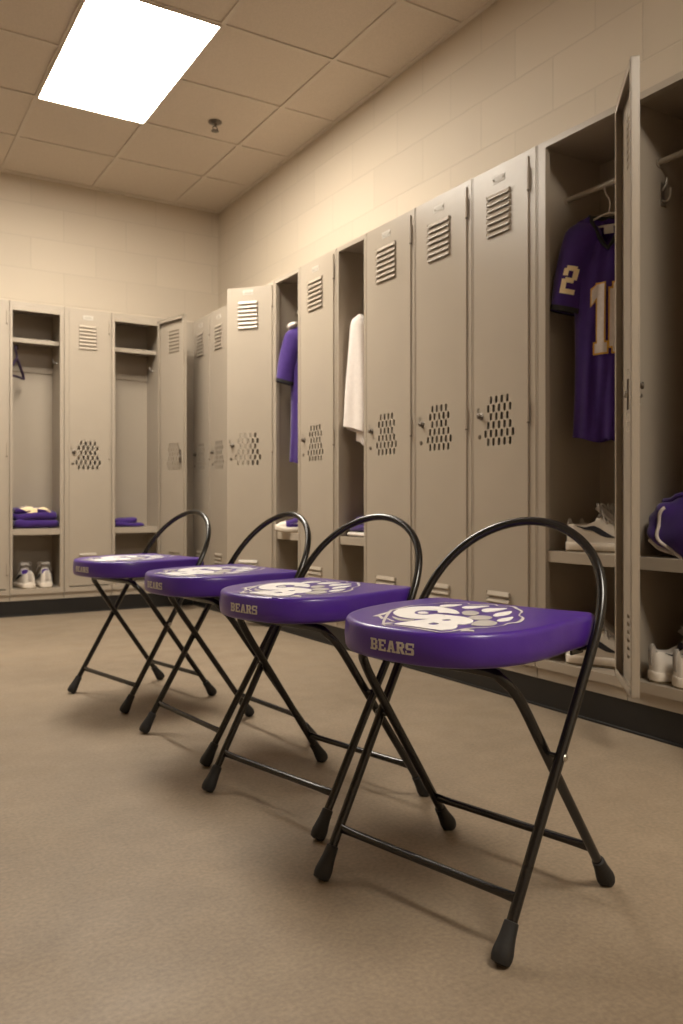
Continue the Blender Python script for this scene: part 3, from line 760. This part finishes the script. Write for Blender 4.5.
# ------------------------------------------------------------------ folded clothes and bag
def cloth_slab(mb, x0, x1, y0, y1, z0, z1, seed, m=0, amp=.012):
    cx, cy, cz = (x0+x1)/2, (y0+y1)/2, (z0+z1)/2; hx, hy, hz = (x1-x0)/2, (y1-y0)/2, (z1-z0)/2
    def f(a, b):
        q = 2*pi*a; p = pi*(b-.5); e = .32
        pw = lambda c, k: abs(c)**k*(1 if c >= 0 else -1)
        x = hx*pw(cos(q), e)*pw(cos(p), .5); y = hy*pw(sin(q), e)*pw(cos(p), .5); z = hz*pw(sin(p), .55)
        n = noise.noise_vector(Vector((x*9+seed, y*9, z*6+seed)))*amp
        zz = z+n.z
        if z <= -hz*.6: zz = max(z, -hz)
        return (cx+x+n.x, cy+y+n.y, cz+max(zz, -hz))
    mb.grid(f, 44, 18, m, wrap=True)
t = empty('folded_jersey', in_row(LC, 0, 0, ZSH), 0, 'folded purple jersey with cream numbers on the left open locker shelf', 'jersey')
b = MB(); cloth_slab(b, .028, .435, .03, .36, .0005, .085, 1.3, amp=.02); cloth_slab(b, .032, .430, .035, .36, .070, .150, 4.1, amp=.022); cloth_slab(b, .05, .36, .05, .35, .130, .185, 7.7, amp=.02)
b.build('cloth_stack', M['jersey'], t, smooth=70)
from mathutils.bvhtree import BVHTree
CT = BVHTree.FromPolygons(b.v, b.f); CD = Vector((0, .62, -.78)).normalized()
n = MB()
def slope(x, y):
    hit = CT.ray_cast(Vector((.09+x*1.15, -.10+.11*y, .29+.05*y)), CD)
    return tuple((hit[0] or CT.find_nearest(Vector((.09+x*1.15, .08, .15)))[0])-CD*.003)
mapped(n, [[(0, .55), (.05, .35), (.10, .35), (.10, 1)], [(.02, 1.0), (.16, 1.0), (.16, 1.25), (.0, 1.25)], [(.06, .15), (.13, .15), (.13, .5), (.06, .5)], [(.13, .4), (.17, .9), (.22, .6), (.24, .30)], [(.17, .9), (.20, 1.3), (.26, .6), (.22, .5)]], slope, 6, 6)
mapped(n, [[(.17, -.9), (.25, -1.05), (.25, -.75), (.21, -.62)]], lambda x, y: slope(x, y-.15), 6, 6)
n.build('number_print', M['cream'], t, weld=False)

t = empty('folded_cloth', in_row(LD, 0, 0, ZSH), 0, 'small folded purple cloth on the shelf of the corner open locker', 'cloth')
b = MB(); cloth_slab(b, .03, .33, .04, .30, .0005, .045, 2.2); cloth_slab(b, .05, .27, .06, .26, .036, .08, 5.2, amp=.02); b.build('cloth', M['jersey'], t, smooth=70)

t = empty('folded_towel', in_row(LT, 0, 0, ZSH), -pi/2, 'white folded towel lying under purple cloth below the hanging towel', 'towel')
b = MB(); cloth_slab(b, .03, .345, .04, .36, .0005, .034, 3.3, amp=.006); b.build('terry_cloth', M['towel'], t, smooth=70)
t = empty('folded_cloth', in_row(LT, 0, 0, ZSH+.033), -pi/2, 'crumpled purple cloth heaped on a white towel below the hanging towel', 'cloth')
b = MB(); cloth_slab(b, .05, .34, .05, .34, .0, .06, 6.1, amp=.012); cloth_slab(b, .12, .33, .06, .32, .045, .11, 9.1, amp=.016); b.build('cloth', M['jersey'], t, smooth=70)

# purple bag
t = empty('gym_bag', in_row(LB, .205, .18, ZSH), -pi/2, 'bulging purple gym bag with pale piping on the right edge locker shelf', 'bag')
def bag(a, b_, off=0):
    q = 2*pi*a; p = pi*(b_-.5); pw = lambda c, k: abs(c)**k*(1 if c >= 0 else -1)
    x = .170*pw(cos(q), .62)*pw(cos(p), .55); y = .150*pw(sin(q), .62)*pw(cos(p), .55); z = pw(sin(p), .72)
    hgt = .135+.05*(x/.17)
    d = Vector((x, y, z*hgt))
    nz = noise.noise(Vector((x*8, y*8, z*1.4+3)))*.020 + .010*sin(x*60+z*4+y*25)*(.3+.7*abs(sin(p)))
    d *= 1+(nz/.17)
    z2 = max(0.0005, d.z+.135)
    v = Vector((d.x, d.y, z2)); o = Vector((x/.17, y/.15, z*.8)).normalized()
    return v+o*off
b = MB(); b.grid(lambda a, c: bag(a, c), 64, 40, wrap=True); b.build('bag_body', M['jersey'], t, smooth=70)
for path, r in (([(.735, .66), (.722, .58), (.712, .48), (.716, .38), (.735, .27), (.755, .16)], .0075), ([(.650, .36), (.662, .30), (.690, .23), (.735, .14)], .011)):
    b = MB(); b.tube([bag(p.x, p.y, .003) for p in spline([(x, y, 0) for x, y in path], 6)], r, 8); b.build('piping', M['number'], t, smooth=60)
b = MB(); b.tube([bag(p.x, p.y, .006) for p in spline([(.60, .86, 0), (.68, .84, 0), (.78, .83, 0), (.86, .86, 0)], 6)], .012, 8); b.build('handle', M['jersey'], t, smooth=60)

# pale scratch on the floor
sm = MB()
for p, q in zip(sc_pts, sc_pts[1:]):
    d = (q-p).normalized(); nn = Vector((-d.y, d.x, 0))*.0012
    sm.add([p+nn, p-nn, q-nn, q+nn], [(0, 1, 2, 3)])
sm.build('scratch', M['scratch'], bpy.data.objects['floor'])
